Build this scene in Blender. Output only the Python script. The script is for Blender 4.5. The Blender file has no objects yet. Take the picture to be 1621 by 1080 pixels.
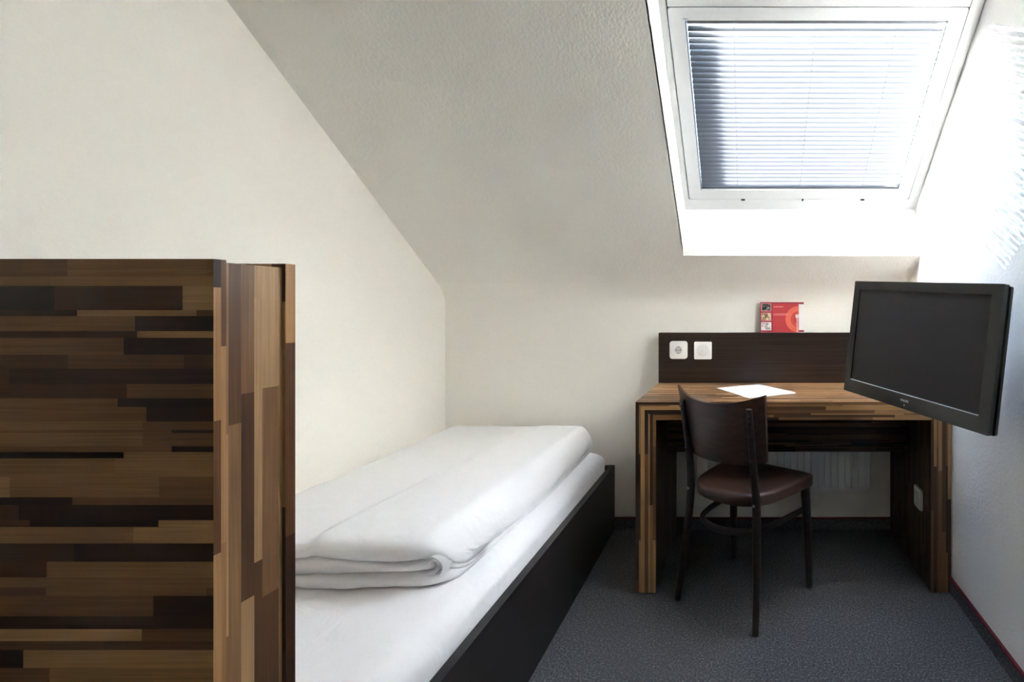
import bpy, bmesh, math, random
from mathutils import Vector, Matrix, noise as mnoise

# ------------------------------------------------------------------ camera, sky, sun, exposure
S = bpy.context.scene
COL = S.collection
random.seed(7)
EYE = 1.114                                    # eye height; the camera looks straight at the back wall (+Y)

cam_d = bpy.data.cameras.new('camera')
cam_d.sensor_fit = 'HORIZONTAL'
cam_d.sensor_width = 36.0
cam_d.lens = 770 / 1621 * 36
cam_d.shift_x = -(1185 - 810.5) / 1621
cam_d.shift_y = -(540 - 490) / 1621
cam_d.clip_start = 0.02
cam = bpy.data.objects.new('camera', cam_d)
COL.objects.link(cam)
cam.location = (0, 0, EYE)
cam.rotation_euler = (math.radians(90), 0, 0)
S.camera = cam

SUN_TRAVEL = Vector((0.97, -0.756, -0.486)).normalized()
sun_d = bpy.data.lights.new('sun', 'SUN')
sun_d.energy = 20.0
sun_d.angle = math.radians(0.15)
sun_d.color = (1.0, 0.985, 0.97)
sun = bpy.data.objects.new('sun', sun_d)
COL.objects.link(sun)
sun.rotation_euler = SUN_TRAVEL.to_track_quat('-Z', 'Y').to_euler()
sun.location = (-4, 5, 5)

W = bpy.data.worlds.new('world')
S.world = W
W.use_nodes = True
wn = W.node_tree.nodes
sky = wn.new('ShaderNodeTexSky')
sky.sky_type = 'NISHITA'
sky.sun_disc = False
sky.sun_elevation = math.radians(21)
sky.sun_rotation = math.radians(-52)
sky.air_density = 1.0
sky.dust_density = 0.0
W.node_tree.links.new(sky.outputs[0], wn['Background'].inputs[0])
wn['Background'].inputs[1].default_value = 0.055

S.view_settings.view_transform = 'Standard'
S.view_settings.look = 'None'
S.view_settings.gamma = 1.0
S.view_settings.use_curve_mapping = False
S.view_settings.exposure = 5.9
S.cycles.diffuse_bounces = 10
S.cycles.max_bounces = 16
S.cycles.transparent_max_bounces = 16
S.cycles.sample_clamp_indirect = 8.0

# ------------------------------------------------------------------ materials
def mat(name, rgb, rough=0.5, spec=0.5, metal=0.0, coat=0.0):
    m = bpy.data.materials.new(name)
    m.use_nodes = True
    b = m.node_tree.nodes['Principled BSDF']
    b.inputs['Base Color'].default_value = (*rgb, 1)
    b.inputs['Roughness'].default_value = rough
    b.inputs['Specular IOR Level'].default_value = spec
    b.inputs['Metallic'].default_value = metal
    b.inputs['Coat Weight'].default_value = coat
    return m

class NT:
    """small helper to chain nodes in a material"""
    def __init__(s, m):
        s.t = m.node_tree; s.b = s.t.nodes['Principled BSDF']
    def n(s, kind, **kw):
        x = s.t.nodes.new('ShaderNode' + kind)
        for k, v in kw.items(): setattr(x, k, v)
        return x
    def l(s, a, b): s.t.links.new(a, b)
    def math(s, op, a, b=None):
        x = s.n('Math', operation=op)
        for i, v in enumerate((a, b)):
            if v is None: continue
            if isinstance(v, (int, float)): x.inputs[i].default_value = v
            else: s.l(v, x.inputs[i])
        return x.outputs[0]

def plaster(name, rgb, bump=0.25, scale=230.0, dist=0.0015):
    """ingrain wallpaper / coarse plaster: fine raised grain"""
    m = mat(name, rgb, 0.85, 0.2)
    q = NT(m)
    tc = q.n('TexCoord')
    a = q.n('TexNoise'); a.inputs['Scale'].default_value = scale; a.inputs['Detail'].default_value = 3
    q.l(tc.outputs['Object'], a.inputs['Vector'])
    v = q.n('TexVoronoi'); v.inputs['Scale'].default_value = scale * 0.55
    q.l(tc.outputs['Object'], v.inputs['Vector'])
    h = q.math('ADD', a.outputs[0], q.math('MULTIPLY', v.outputs['Distance'], -0.7))
    b = q.n('Bump'); b.inputs['Strength'].default_value = bump; b.inputs['Distance'].default_value = dist
    q.l(h, b.inputs['Height']); q.l(b.outputs[0], q.b.inputs['Normal'])
    return m

def strip_wood(name, h, L, stops, rough=0.3, seed=0.0, spec=0.5):
    """butcher-block laminate: thin strips of random length and colour laid along U (UV in metres)"""
    m = mat(name, (0.2, 0.1, 0.05), rough, spec)
    q = NT(m)
    uv = q.n('UVMap')
    sp = q.n('SeparateXYZ'); q.l(uv.outputs[0], sp.inputs[0])
    u, v = sp.outputs[0], sp.outputs[1]
    vn = q.math('DIVIDE', v, h)
    wob = q.n('TexNoise', noise_dimensions='1D'); wob.inputs['Scale'].default_value = 0.8
    wob.inputs['Detail'].default_value = 0
    q.l(q.math('ADD', vn, seed), wob.inputs['W'])
    vv = q.math('ADD', vn, q.math('MULTIPLY', wob.outputs[0], 1.6))
    row = q.math('FLOOR', vv)
    wr = q.n('TexWhiteNoise', noise_dimensions='1D'); q.l(q.math('ADD', row, seed + 3.3), wr.inputs['W'])
    ln = q.math('MULTIPLY', q.math('ADD', q.math('MULTIPLY', wr.outputs[0], 0.9), 0.55), L)
    cell = q.math('FLOOR', q.math('ADD', q.math('DIVIDE', u, ln), q.math('MULTIPLY', wr.outputs[0], 37.0)))
    cx = q.n('CombineXYZ'); q.l(row, cx.inputs[0]); q.l(cell, cx.inputs[1]); cx.inputs[2].default_value = seed
    wc = q.n('TexWhiteNoise', noise_dimensions='3D'); q.l(cx.outputs[0], wc.inputs['Vector'])
    rp = q.n('ValToRGB')
    e = rp.color_ramp.elements
    while len(e) > 1: e.remove(e[-1])
    e[0].position, e[0].color = stops[0][0], (*stops[0][1], 1)
    for p, c in stops[1:]:
        x = e.new(p); x.color = (*c, 1)
    q.l(wc.outputs[0], rp.inputs[0])
    # grain
    gx = q.n('CombineXYZ'); q.l(q.math('MULTIPLY', u, 9.0), gx.inputs[0]); q.l(q.math('MULTIPLY', v, 420.0), gx.inputs[1])
    q.l(q.math('MULTIPLY', wc.outputs[0], 50.0), gx.inputs[2])
    g = q.n('TexNoise'); g.inputs['Scale'].default_value = 1.0; g.inputs['Detail'].default_value = 4; q.l(gx.outputs[0], g.inputs['Vector'])
    k = q.math('ADD', q.math('MULTIPLY', g.outputs[0], 0.9), 0.55)
    mx = q.n('Mix', data_type='RGBA', blend_type='MULTIPLY'); mx.inputs[0].default_value = 1.0
    q.l(rp.outputs[0], mx.inputs[6])
    cc = q.n('CombineColor'); [q.l(k, cc.inputs[i]) for i in range(3)]
    q.l(cc.outputs[0], mx.inputs[7])
    q.l(mx.outputs[2], q.b.inputs['Base Color'])
    return m

def streak_wood(name, rgb1, rgb2, rough=0.35):
    """dark wenge laminate: thin streaks along U"""
    m = mat(name, rgb1, rough, 0.5)
    q = NT(m)
    uv = q.n('UVMap')
    mp = q.n('Mapping'); mp.inputs['Scale'].default_value = (1.6, 170, 1); q.l(uv.outputs[0], mp.inputs[0])
    g = q.n('TexNoise'); g.inputs['Scale'].default_value = 1.0; g.inputs['Detail'].default_value = 5; q.l(mp.outputs[0], g.inputs['Vector'])
    rp = q.n('ValToRGB')
    rp.color_ramp.elements[0].position = 0.38; rp.color_ramp.elements[0].color = (*rgb1, 1)
    rp.color_ramp.elements[1].position = 0.72; rp.color_ramp.elements[1].color = (*rgb2, 1)
    q.l(g.outputs[0], rp.inputs[0]); q.l(rp.outputs[0], q.b.inputs['Base Color'])
    return m

def carpet_mat(name, k=1.0):
    m = mat(name, (0.05, 0.05, 0.055), 0.95, 0.1)
    q = NT(m)
    tc = q.n('TexCoord')
    a = q.n('TexNoise'); a.inputs['Scale'].default_value = 150; a.inputs['Detail'].default_value = 7; a.inputs['Roughness'].default_value = 0.85
    q.l(tc.outputs['Object'], a.inputs['Vector'])
    rp = q.n('ValToRGB')
    rp.color_ramp.elements[0].position = 0.34; rp.color_ramp.elements[0].color = (0.014 * k, 0.0145 * k, 0.016 * k, 1)
    rp.color_ramp.elements[1].position = 0.70; rp.color_ramp.elements[1].color = (0.30 * k, 0.30 * k, 0.31 * k, 1)
    x = rp.color_ramp.elements.new(0.53); x.color = (0.070 * k, 0.070 * k, 0.075 * k, 1)
    q.l(a.outputs[0], rp.inputs[0]); q.l(rp.outputs[0], q.b.inputs['Base Color'])
    b = q.n('Bump'); b.inputs['Strength'].default_value = 0.8; b.inputs['Distance'].default_value = 0.004
    q.l(a.outputs[0], b.inputs['Height']); q.l(b.outputs[0], q.b.inputs['Normal'])
    return m

def linen_mat(name, rgb):
    m = mat(name, rgb, 0.8, 0.25)
    q = NT(m)
    m.node_tree.nodes['Principled BSDF'].inputs['Sheen Weight'].default_value = 0.15
    tc = q.n('TexCoord')
    a = q.n('TexNoise'); a.inputs['Scale'].default_value = 9; a.inputs['Detail'].default_value = 5; a.inputs['Distortion'].default_value = 1.2
    q.l(tc.outputs['Object'], a.inputs['Vector'])
    b = q.n('Bump'); b.inputs['Strength'].default_value = 0.22; b.inputs['Distance'].default_value = 0.02
    q.l(a.outputs[0], b.inputs['Height']); q.l(b.outputs[0], q.b.inputs['Normal'])
    return m

def chair_wood(name, rgb1, rgb2, rough):
    m = mat(name, rgb1, rough, 0.5)
    q = NT(m)
    tc = q.n('TexCoord')
    mp = q.n('Mapping'); mp.inputs['Scale'].default_value = (7, 60, 60); q.l(tc.outputs['Object'], mp.inputs[0])
    a = q.n('TexNoise'); a.inputs['Scale'].default_value = 1.0; a.inputs['Detail'].default_value = 4; q.l(mp.outputs[0], a.inputs['Vector'])
    rp = q.n('ValToRGB')
    rp.color_ramp.elements[0].position = 0.35; rp.color_ramp.elements[0].color = (*rgb1, 1)
    rp.color_ramp.elements[1].position = 0.75; rp.color_ramp.elements[1].color = (*rgb2, 1)
    q.l(a.outputs[0], rp.inputs[0]); q.l(rp.outputs[0], q.b.inputs['Base Color'])
    return m

DARK = (0.016, 0.009, 0.007)
STOPS = [(0.0, DARK), (0.16, (0.032, 0.014, 0.008)), (0.36, (0.085, 0.040, 0.020)),
         (0.58, (0.165, 0.084, 0.040)), (0.80, (0.27, 0.150, 0.070)), (1.0, (0.34, 0.20, 0.098))]
M_wall = plaster('warm_white_wall', (0.88, 0.855, 0.795), 0.22, 150)
M_roof = plaster('ingrain_slope', (0.86, 0.838, 0.785), 0.6, 150, 0.002)
M_right = plaster('ingrain_right_wall', (0.88, 0.872, 0.85), 0.6, 150, 0.002)
M_ceil = plaster('ceiling_white', (0.87, 0.855, 0.82), 0.2)
M_reveal = mat('white_lining', (0.86, 0.86, 0.85), 0.5, 0.3)
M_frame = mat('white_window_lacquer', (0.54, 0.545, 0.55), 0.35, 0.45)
M_gasket = mat('dark_gasket', (0.015, 0.015, 0.016), 0.7, 0.2)
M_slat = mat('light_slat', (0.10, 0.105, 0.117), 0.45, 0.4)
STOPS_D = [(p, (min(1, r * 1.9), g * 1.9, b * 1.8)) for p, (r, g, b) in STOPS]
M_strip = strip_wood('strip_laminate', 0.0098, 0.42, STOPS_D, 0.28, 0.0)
STOPS_C = [(p, (r * 1.35, g * 1.3, b * 1.25)) for p, (r, g, b) in STOPS]
M_strip_c = strip_wood('strip_laminate_partition', 0.0140, 0.20, STOPS_C, 0.36, 21.0, 0.22)
M_strip_lit = strip_wood('strip_laminate_lit_side', 0.0125, 0.34, [(0.0, (0.022, 0.013, 0.010)), (0.14, (0.07, 0.034, 0.018)), (0.3, (0.20, 0.105, 0.052)), (0.6, (0.38, 0.225, 0.115)), (1.0, (0.46, 0.29, 0.15))], 0.36, 11.0, 0.3)  # partition laminate again, with the window light on this side put into the colour
M_wenge = streak_wood('wenge_laminate', (0.010, 0.0065, 0.0055), (0.045, 0.024, 0.017), 0.3)
M_bedwood = streak_wood('bed_laminate', (0.010, 0.0085, 0.0085), (0.022, 0.016, 0.014), 0.45)
M_strip_d = strip_wood('dark_and_shaded_strip_laminate', 0.0105, 0.22, [(p, (r * 0.42, g * 0.40, b * 0.40)) for p, (r, g, b) in STOPS], 0.4, 5.0, 0.25)  # dark inner faces of the side panels; on the modesty panel, painted shade
M_carpet = carpet_mat('grey_carpet', 1.7)
M_carpet_e = carpet_mat('grey_carpet_edge', 1.4)
M_red = mat('red_piping', (0.13, 0.010, 0.018), 0.6, 0.3)
M_sheet = linen_mat('white_sheet', (0.83, 0.83, 0.85))
M_duvet = linen_mat('white_duvet', (0.83, 0.83, 0.84))
M_chair = chair_wood('stained_beech', (0.016, 0.008, 0.007), (0.036, 0.018, 0.014), 0.38)
M_seat = chair_wood('stained_seat_ply', (0.030, 0.013, 0.009), (0.065, 0.028, 0.018), 0.36)
M_screw = mat('steel_screw', (0.55, 0.53, 0.5), 0.35, 0.5, 1.0)
M_bolt = mat('dark_bolt', (0.06, 0.045, 0.04), 0.3, 0.5)
M_plastic = mat('white_plastic', (0.83, 0.83, 0.81), 0.3, 0.5)
M_plastic_r = mat('ivory_plastic', (0.74, 0.74, 0.72), 0.35, 0.5)
M_plastic_d = mat('grey_plastic_recess', (0.50, 0.50, 0.49), 0.4, 0.4)
M_hole = mat('socket_hole', (0.02, 0.02, 0.02), 0.6, 0.2)
M_tv = mat('black_tv_plastic', (0.016, 0.015, 0.014), 0.24, 0.5)
M_screen = mat('tv_screen', (0.030, 0.024, 0.022), 0.6, 0.3)
M_silver = mat('silver_print', (0.55, 0.58, 0.56), 0.4, 0.5)
M_paper = mat('white_paper', (0.88, 0.88, 0.88), 0.7, 0.2)
M_rad = mat('radiator_enamel', (0.80, 0.80, 0.78), 0.4, 0.4)
M_lred = mat('leaflet_red', (0.50, 0.045, 0.055), 0.45, 0.4)
M_lred_d = mat('leaflet_dark_red', (0.30, 0.035, 0.055), 0.45, 0.4)
M_loran = mat('leaflet_orange', (0.70, 0.135, 0.085), 0.45, 0.4)
M_loran2 = mat('leaflet_deep_orange', (0.55, 0.07, 0.05), 0.45, 0.4)
M_lwhite = mat('leaflet_white', (0.85, 0.83, 0.82), 0.45, 0.4)
M_lpink = mat('leaflet_pale_print', (0.74, 0.28, 0.27), 0.5, 0.3)

def photo_mat(name, a, b, c):
    """a tiny printed room picture: soft blotches of three tones"""
    m = mat(name, a, 0.45, 0.4)
    q = NT(m)
    tc = q.n('TexCoord')
    n = q.n('TexNoise'); n.inputs['Scale'].default_value = 70; n.inputs['Detail'].default_value = 2
    q.l(tc.outputs['Object'], n.inputs['Vector'])
    rp = q.n('ValToRGB')
    rp.color_ramp.elements[0].position = 0.36; rp.color_ramp.elements[0].color = (*a, 1)
    rp.color_ramp.elements[1].position = 0.64; rp.color_ramp.elements[1].color = (*c, 1)
    x = rp.color_ramp.elements.new(0.5); x.color = (*b, 1)
    q.l(n.outputs[0], rp.inputs[0]); q.l(rp.outputs[0], q.b.inputs['Base Color'])
    return m
M_ph = [photo_mat('print_grey_room', (0.02, 0.02, 0.022), (0.07, 0.07, 0.07), (0.30, 0.29, 0.28)),
        photo_mat('print_yellow_room', (0.14, 0.10, 0.05), (0.50, 0.38, 0.20), (0.75, 0.62, 0.45)),
        photo_mat('print_pale_room', (0.25, 0.23, 0.21), (0.50, 0.47, 0.46), (0.75, 0.70, 0.70))]

M_glass = bpy.data.materials.new('window_glass')
M_glass.use_nodes = True
_t = M_glass.node_tree
_t.nodes.remove(_t.nodes['Principled BSDF'])
_tr = _t.nodes.new('ShaderNodeBsdfTransparent'); _tr.inputs[0].default_value = (0.95, 0.97, 0.97, 1)
_gl = _t.nodes.new('ShaderNodeBsdfGlossy'); _gl.inputs['Roughness'].default_value = 0.02
_fr = _t.nodes.new('ShaderNodeFresnel'); _fr.inputs[0].default_value = 1.3
_mx = _t.nodes.new('ShaderNodeMixShader')
_t.links.new(_fr.outputs[0], _mx.inputs[0]); _t.links.new(_tr.outputs[0], _mx.inputs[1]); _t.links.new(_gl.outputs[0], _mx.inputs[2])
_t.links.new(_mx.outputs[0], _t.nodes['Material Output'].inputs[0])

# ------------------------------------------------------------------ mesh helpers
def grain(axis, u0=(0, 0, 0)):
    """UV in metres with U along the grain axis (or the longest other axis on end grain)"""
    def f(co, n):
        a = [abs(n.x), abs(n.y), abs(n.z)]
        k = a.index(max(a))
        rest = [i for i in range(3) if i != k]
        ua = axis if axis in rest else rest[0]
        va = [i for i in rest if i != ua][0]
        return (co[ua] + u0[ua], co[va] + u0[va] + 0.37 * k)
    return f

def finish(name, bm, m, parent=None, uv=None, smooth=False, bevel=0.0, seg=2, loc=None):
    if bevel:
        es = [e for e in bm.edges if len(e.link_faces) == 2 and e.calc_face_angle(0) > 0.5]
        bmesh.ops.bevel(bm, geom=es, offset=bevel, segments=seg, profile=0.5, affect='EDGES', clamp_overlap=True)
    bmesh.ops.recalc_face_normals(bm, faces=bm.faces)
    bm.normal_update()
    if uv:
        lay = bm.loops.layers.uv.new('UVMap')
        for f in bm.faces:
            for l in f.loops:
                l[lay].uv = uv(l.vert.co, f.normal)
    me = bpy.data.meshes.new(name)
    bm.to_mesh(me); bm.free()
    me.materials.append(m)
    if smooth:
        for p in me.polygons: p.use_smooth = True
        try: me.set_sharp_from_angle(angle=math.radians(smooth if smooth > 1 else 40))
        except Exception: pass
    o = bpy.data.objects.new(name, me)
    COL.objects.link(o)
    if loc: o.location = loc
    if parent: o.parent = parent
    return o

def add_box(bm, a, b):
    (x0, y0, z0), (x1, y1, z1) = a, b
    v = [bm.verts.new(p) for p in ((x0, y0, z0), (x1, y0, z0), (x1, y1, z0), (x0, y1, z0), (x0, y0, z1), (x1, y0, z1), (x1, y1, z1), (x0, y1, z1))]
    for f in ((0, 3, 2, 1), (4, 5, 6, 7), (0, 1, 5, 4), (1, 2, 6, 5), (2, 3, 7, 6), (3, 0, 4, 7)):
        bm.faces.new([v[i] for i in f])

def box(name, a, b, m, parent=None, bevel=0.0, uv=None, smooth=False):
    bm = bmesh.new(); add_box(bm, a, b)
    return finish(name, bm, m, parent, uv, smooth, bevel)

def add_prism(bm, poly, axis, a, b):
    """polygon in the plane across `axis`, extruded from a to b"""
    def P(p, t):
        if axis == 0: return (t, p[0], p[1])
        if axis == 1: return (p[0], t, p[1])
        return (p[0], p[1], t)
    A = [bm.verts.new(P(p, a)) for p in poly]
    B = [bm.verts.new(P(p, b)) for p in poly]
    bm.faces.new(A[::-1]); bm.faces.new(B)
    n = len(poly)
    for i in range(n):
        bm.faces.new((A[i], A[(i + 1) % n], B[(i + 1) % n], B[i]))

def prism(name, poly, axis, a, b, m, parent=None, bevel=0.0, uv=None, smooth=False):
    bm = bmesh.new(); add_prism(bm, poly, axis, a, b)
    return finish(name, bm, m, parent, uv, smooth, bevel)

def add_tube(bm, pts, rad, nseg=10, rect=None, up=Vector((0, 0, 1))):
    """sweep a circle (radius or list of radii) or a rounded rectangle (list of (w, d)) along points"""
    pts = [Vector(p) for p in pts]
    rings = []
    for i, p in enumerate(pts):
        d = (pts[min(i + 1, len(pts) - 1)] - pts[max(i - 1, 0)]).normalized()
        s = d.cross(up)
        if s.length < 1e-4: s = d.cross(Vector((0, 1, 0)))
        s.normalize(); t = s.cross(d).normalized()
        ring = []
        if rect:
            w, h = rect[i] if isinstance(rect, list) else rect
            c = min(w, h) * 0.28
            pr = [(w / 2, h / 2 - c), (w / 2 - c, h / 2), (-w / 2 + c, h / 2), (-w / 2, h / 2 - c),
                  (-w / 2, -h / 2 + c), (-w / 2 + c, -h / 2), (w / 2 - c, -h / 2), (w / 2, -h / 2 + c)]
        else:
            r = rad[i] if isinstance(rad, list) else rad
            pr = [(r * math.cos(2 * math.pi * k / nseg), r * math.sin(2 * math.pi * k / nseg)) for k in range(nseg)]
        for a, b in pr: ring.append(bm.verts.new(p + s * a + t * b))
        rings.append(ring)
    n = len(rings[0])
    for i in range(len(rings) - 1):
        for k in range(n):
            bm.faces.new((rings[i][k], rings[i][(k + 1) % n], rings[i + 1][(k + 1) % n], rings[i + 1][k]))
    bm.faces.new(rings[0][::-1]); bm.faces.new(rings[-1])

def spline(pts, n=8, closed=False):
    pts = [Vector(p) for p in pts]
    out = []
    N = len(pts)
    for i in range(N if closed else N - 1):
        g = lambda k: pts[k % N] if closed else pts[max(0, min(N - 1, k))]
        p0, p1, p2, p3 = g(i - 1), g(i), g(i + 1), g(i + 2)
        for k in range(n):
            t = k / n
            out.append(0.5 * (2 * p1 + (p2 - p0) * t + (2 * p0 - 5 * p1 + 4 * p2 - p3) * t * t + (3 * p1 - p0 - 3 * p2 + p3) * t ** 3))
    if not closed: out.append(pts[-1])
    return out

def add_disc(bm, c, n, r, th, seg=20):
    """short cylinder from c along n"""
    n = Vector(n).normalized(); c = Vector(c)
    s = n.orthogonal().normalized(); t = n.cross(s)
    A = [bm.verts.new(c + (s * math.cos(2 * math.pi * k / seg) + t * math.sin(2 * math.pi * k / seg)) * r) for k in range(seg)]
    B = [bm.verts.new(v.co + n * th) for v in A]
    bm.faces.new(A[::-1]); bm.faces.new(B)
    for k in range(seg): bm.faces.new((A[k], A[(k + 1) % seg], B[(k + 1) % seg], B[k]))

def tag(o, label, cat, group=None):
    o['label'] = label; o['category'] = cat
    if group: o['group'] = group
    return o

def struct(o):
    o['kind'] = 'structure'
    return o

def thing(name, label, cat, loc=(0, 0, 0), rot=None, group=None):
    o = bpy.data.objects.new(name, None)
    o.empty_display_size = 0.05
    COL.objects.link(o)
    o.location = loc
    if rot: o.rotation_euler = rot
    return tag(o, label, cat, group)

# ------------------------------------------------------------------ the room shell
XL, XR, YB, YF, ZC = -1.54, 0.80, 2.47, -1.70, 2.45
KN, SL = 1.197, 0.801                          # knee height at the back wall and rise of the slope per metre
def zr(y): return KN + SL * (YB - y)           # inner face of the sloped ceiling
yc = YB - (ZC - KN) / SL                       # where the slope meets the flat ceiling
OPL, OP0, OP1 = -0.305, 2.262, 1.198           # roof opening: left side, lower edge, upper edge (on the inner face)

struct(box('floor', (XL - 0.1, YF - 0.1, -0.06), (XR + 0.1, YB + 0.1, 0), M_carpet))
prof = [(YF, 0), (YB, 0), (YB, KN + 0.02), (yc, ZC + 0.02), (YF, ZC + 0.02)]
struct(prism('wall_left', prof, 0, XL - 0.10, XL, M_wall))
prof_r = [(YF, 0), (YB + 0.10, 0), (YB + 0.10, KN + 0.36), (1.0, zr(1.0) + 0.42), (YF, zr(1.0) + 0.42)]
struct(prism('wall_right', prof_r, 0, XR, XR + 0.10, M_right))
struct(box('wall_back', (XL - 0.1, YB, 0), (XR, YB + 0.10, KN + 0.03), M_wall))
struct(box('wall_front', (XL - 0.1, YF - 0.10, 0), (XR + 0.1, YF, ZC + 0.1), M_wall))
struct(box('ceiling', (XL - 0.1, YF, ZC), (XR, yc + 0.02, ZC + 0.08), M_ceil))
bm = bmesh.new()
def slope_poly(y0, y1, t=0.04):
    return [(y0, zr(y0)), (y1, zr(y1)), (y1, zr(y1) + t), (y0, zr(y0) + t)]
add_prism(bm, slope_poly(YB + 0.05, yc), 0, XL - 0.1, OPL)
add_prism(bm, slope_poly(YB + 0.05, OP0), 0, OPL, XR)
add_prism(bm, slope_poly(OP1, yc), 0, OPL, XR)
bmesh.ops.remove_doubles(bm, verts=bm.verts, dist=1e-5)
struct(finish('ceiling_slope', bm, M_roof))

# soft plastered transition between the back wall and the slope
T_ = 0.075
P0 = Vector((YB - T_ * math.cos(math.atan(SL)), KN + T_ * math.sin(math.atan(SL)))); P2 = Vector((YB, KN - T_)); P1 = Vector((YB, KN))
cove = [tuple(P0 * (1 - t) ** 2 + P1 * 2 * t * (1 - t) + P2 * t * t + Vector((-0.0004, -0.0004)) * (4 * t * (1 - t))) for t in [k / 10 for k in range(11)]]
struct(prism('trim_2', cove + [(YB + 0.004, KN - T_), (YB + 0.004, KN + 0.006)], 0, XL, XR, M_wall, smooth=25))

# lining of the roof opening
WD = 0.283                                     # vertical offset of the window plane above the slope
def zw(y): return zr(y) + WD
bm = bmesh.new()
yb_ = 2.338
add_prism(bm, [(OP0, zr(OP0)), (yb_, zw(yb_) + 0.02), (yb_ + 0.03, zw(yb_)), (OP0 + 0.05, zr(OP0 + 0.05) + 0.01)], 0, OPL - 0.05, XR - 0.001)
ZT = zr(OP1)
yt = YB - (ZT - WD - KN) / SL
add_prism(bm, [(OP1, ZT), (OP1, ZT + 0.03), (yt + 0.06, ZT + 0.03), (yt + 0.06, ZT)], 0, OPL, XR - 0.001)
add_prism(bm, [(OP0 - 0.0005, zr(OP0) + 0.001), (yb_, zw(yb_) + 0.02), (yb_, zw(yb_) + 0.12), (yt, ZT + 0.13), (yt, ZT + 0.03), (OP1, ZT)], 0, OPL - 0.05, OPL)
struct(finish('trim_1', bm, M_reveal))

# skirting: strips of carpet with a red piping on top
def skirting(name, a, b, red_a, red_b):
    o = struct(box(name, a, b, M_carpet_e, bevel=0.001))
    r = box('red_piping', red_a, red_b, M_red, o, bevel=0.0015)
    return o
skirting('baseboard_right', (XR - 0.009, YF, 0), (XR, YB, 0.054), (XR - 0.011, YF, 0.054), (XR, YB, 0.060))
skirting('baseboard_back', (XL, YB - 0.009, 0), (XR - 0.012, YB, 0.054), (XL, YB - 0.011, 0.054), (XR - 0.012, YB, 0.060))
skirting('baseboard_left', (XL, YF, 0), (XL + 0.009, YB - 0.012, 0.054), (XL, YF, 0.054), (XL + 0.011, YB - 0.012, 0.060))

# ------------------------------------------------------------------ roof window (local: x right, y up the slope, z into the room)
AL = math.atan(SL)
WM = Matrix.Translation((0, 2.28, zw(2.28))) @ Matrix.Rotation(math.pi - AL, 4, 'X')
win = bpy.data.objects.new('window_1', None)
COL.objects.link(win)
win.matrix_world = WM
struct(win)
SX0, SX1, SY1 = -0.276, 0.749, 0.809           # the sash
FY1 = 0.93
FX0, FX1 = OPL + 0.001, XR - 0.004
def frame_ring(bm, x0, y0, x1, y1, ix0, iy0, ix1, iy1, z0, z1):
    add_box(bm, (x0, y0, z0), (ix0, y1, z1)); add_box(bm, (ix1, y0, z0), (x1, y1, z1))
    add_box(bm, (ix0, y0, z0), (ix1, iy0, z1)); add_box(bm, (ix0, iy1, z0), (ix1, y1, z1))
g = 0.0045
bm = bmesh.new()
frame_ring(bm, FX0, -0.075, FX1, FY1, SX0 - g, -g, SX1 + g, FY1 - 0.03, -0.10, -0.004)
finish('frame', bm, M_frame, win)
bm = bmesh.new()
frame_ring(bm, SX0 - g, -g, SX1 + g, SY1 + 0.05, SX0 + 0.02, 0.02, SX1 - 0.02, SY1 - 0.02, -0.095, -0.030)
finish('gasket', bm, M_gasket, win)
bm = bmesh.new()
GX0, GX1, GY0, GY1 = SX0 + 0.055, SX1 - 0.057, 0.050, SY1 - 0.041
# sash with rounded outer corners
def rounded(x0, y0, x1, y1, r, n=5):
    pts = []
    for cx, cy, a0 in ((x1 - r, y0 + r, -90), (x1 - r, y1 - r, 0), (x0 + r, y1 - r, 90), (x0 + r, y0 + r, 180)):
        for k in range(n + 1):
            a = math.radians(a0 + 90 * k / n)
            pts.append((cx + r * math.cos(a), cy + r * math.sin(a)))
    return pts
def ring_prism(bm, outer, inner, z0, z1):
    n = len(outer)
    L = [[bm.verts.new((p[0], p[1], z)) for p in pts] for pts, z in ((outer, z0), (outer, z1), (inner, z1), (inner, z0))]
    for i in range(n):
        j = (i + 1) % n
        for a in range(4):
            A, B = L[a], L[(a + 1) % 4]
            bm.faces.new((A[i], A[j], B[j], B[i]))
ring_prism(bm, rounded(SX0, 0, SX1, SY1, 0.012), rounded(GX0, GY0, GX1, GY1, 0.001), -0.072, 0.0)
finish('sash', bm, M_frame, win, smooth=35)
bm = bmesh.new()                               # ventilation flap across the top of the sash
add_box(bm, (SX0 + 0.002, SY1 + 0.004, -0.03), (SX1 - 0.002, FY1 - 0.032, 0.004))
add_box(bm, (SX0 - g, SY1 + 0.001, -0.098), (SX1 + g, FY1 - 0.0302, -0.032))
add_box(bm, (SX0 + 0.020, SY1 + 0.014, 0.004), (SX1 - 0.020, SY1 + 0.026, 0.010))
finish('ventilation_flap', bm, M_frame, win, bevel=0.002)
box('pane', (GX0 - 0.01, GY0 - 0.01, -0.060), (GX1 + 0.01, GY1 + 0.01, -0.056), M_glass, win)
bm = bmesh.new()                               # outer cover strips that shade the pane edge
frame_ring(bm, SX0 - 0.02, -0.02, SX1 + 0.02, SY1 + 0.04, GX0, GY0, GX1, GY1, -0.115, -0.0735)
finish('outer_cover', bm, M_frame, win)
bm = bmesh.new()
for x in (-0.035, 0.525):
    add_box(bm, (x, -0.0065, -0.002), (x + 0.018, -0.001, 0.005))
add_box(bm, (0.250, -0.009, -0.002), (0.257, -0.001, 0.005))
finish('catch', bm, M_gasket, win, bevel=0.001)

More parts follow.
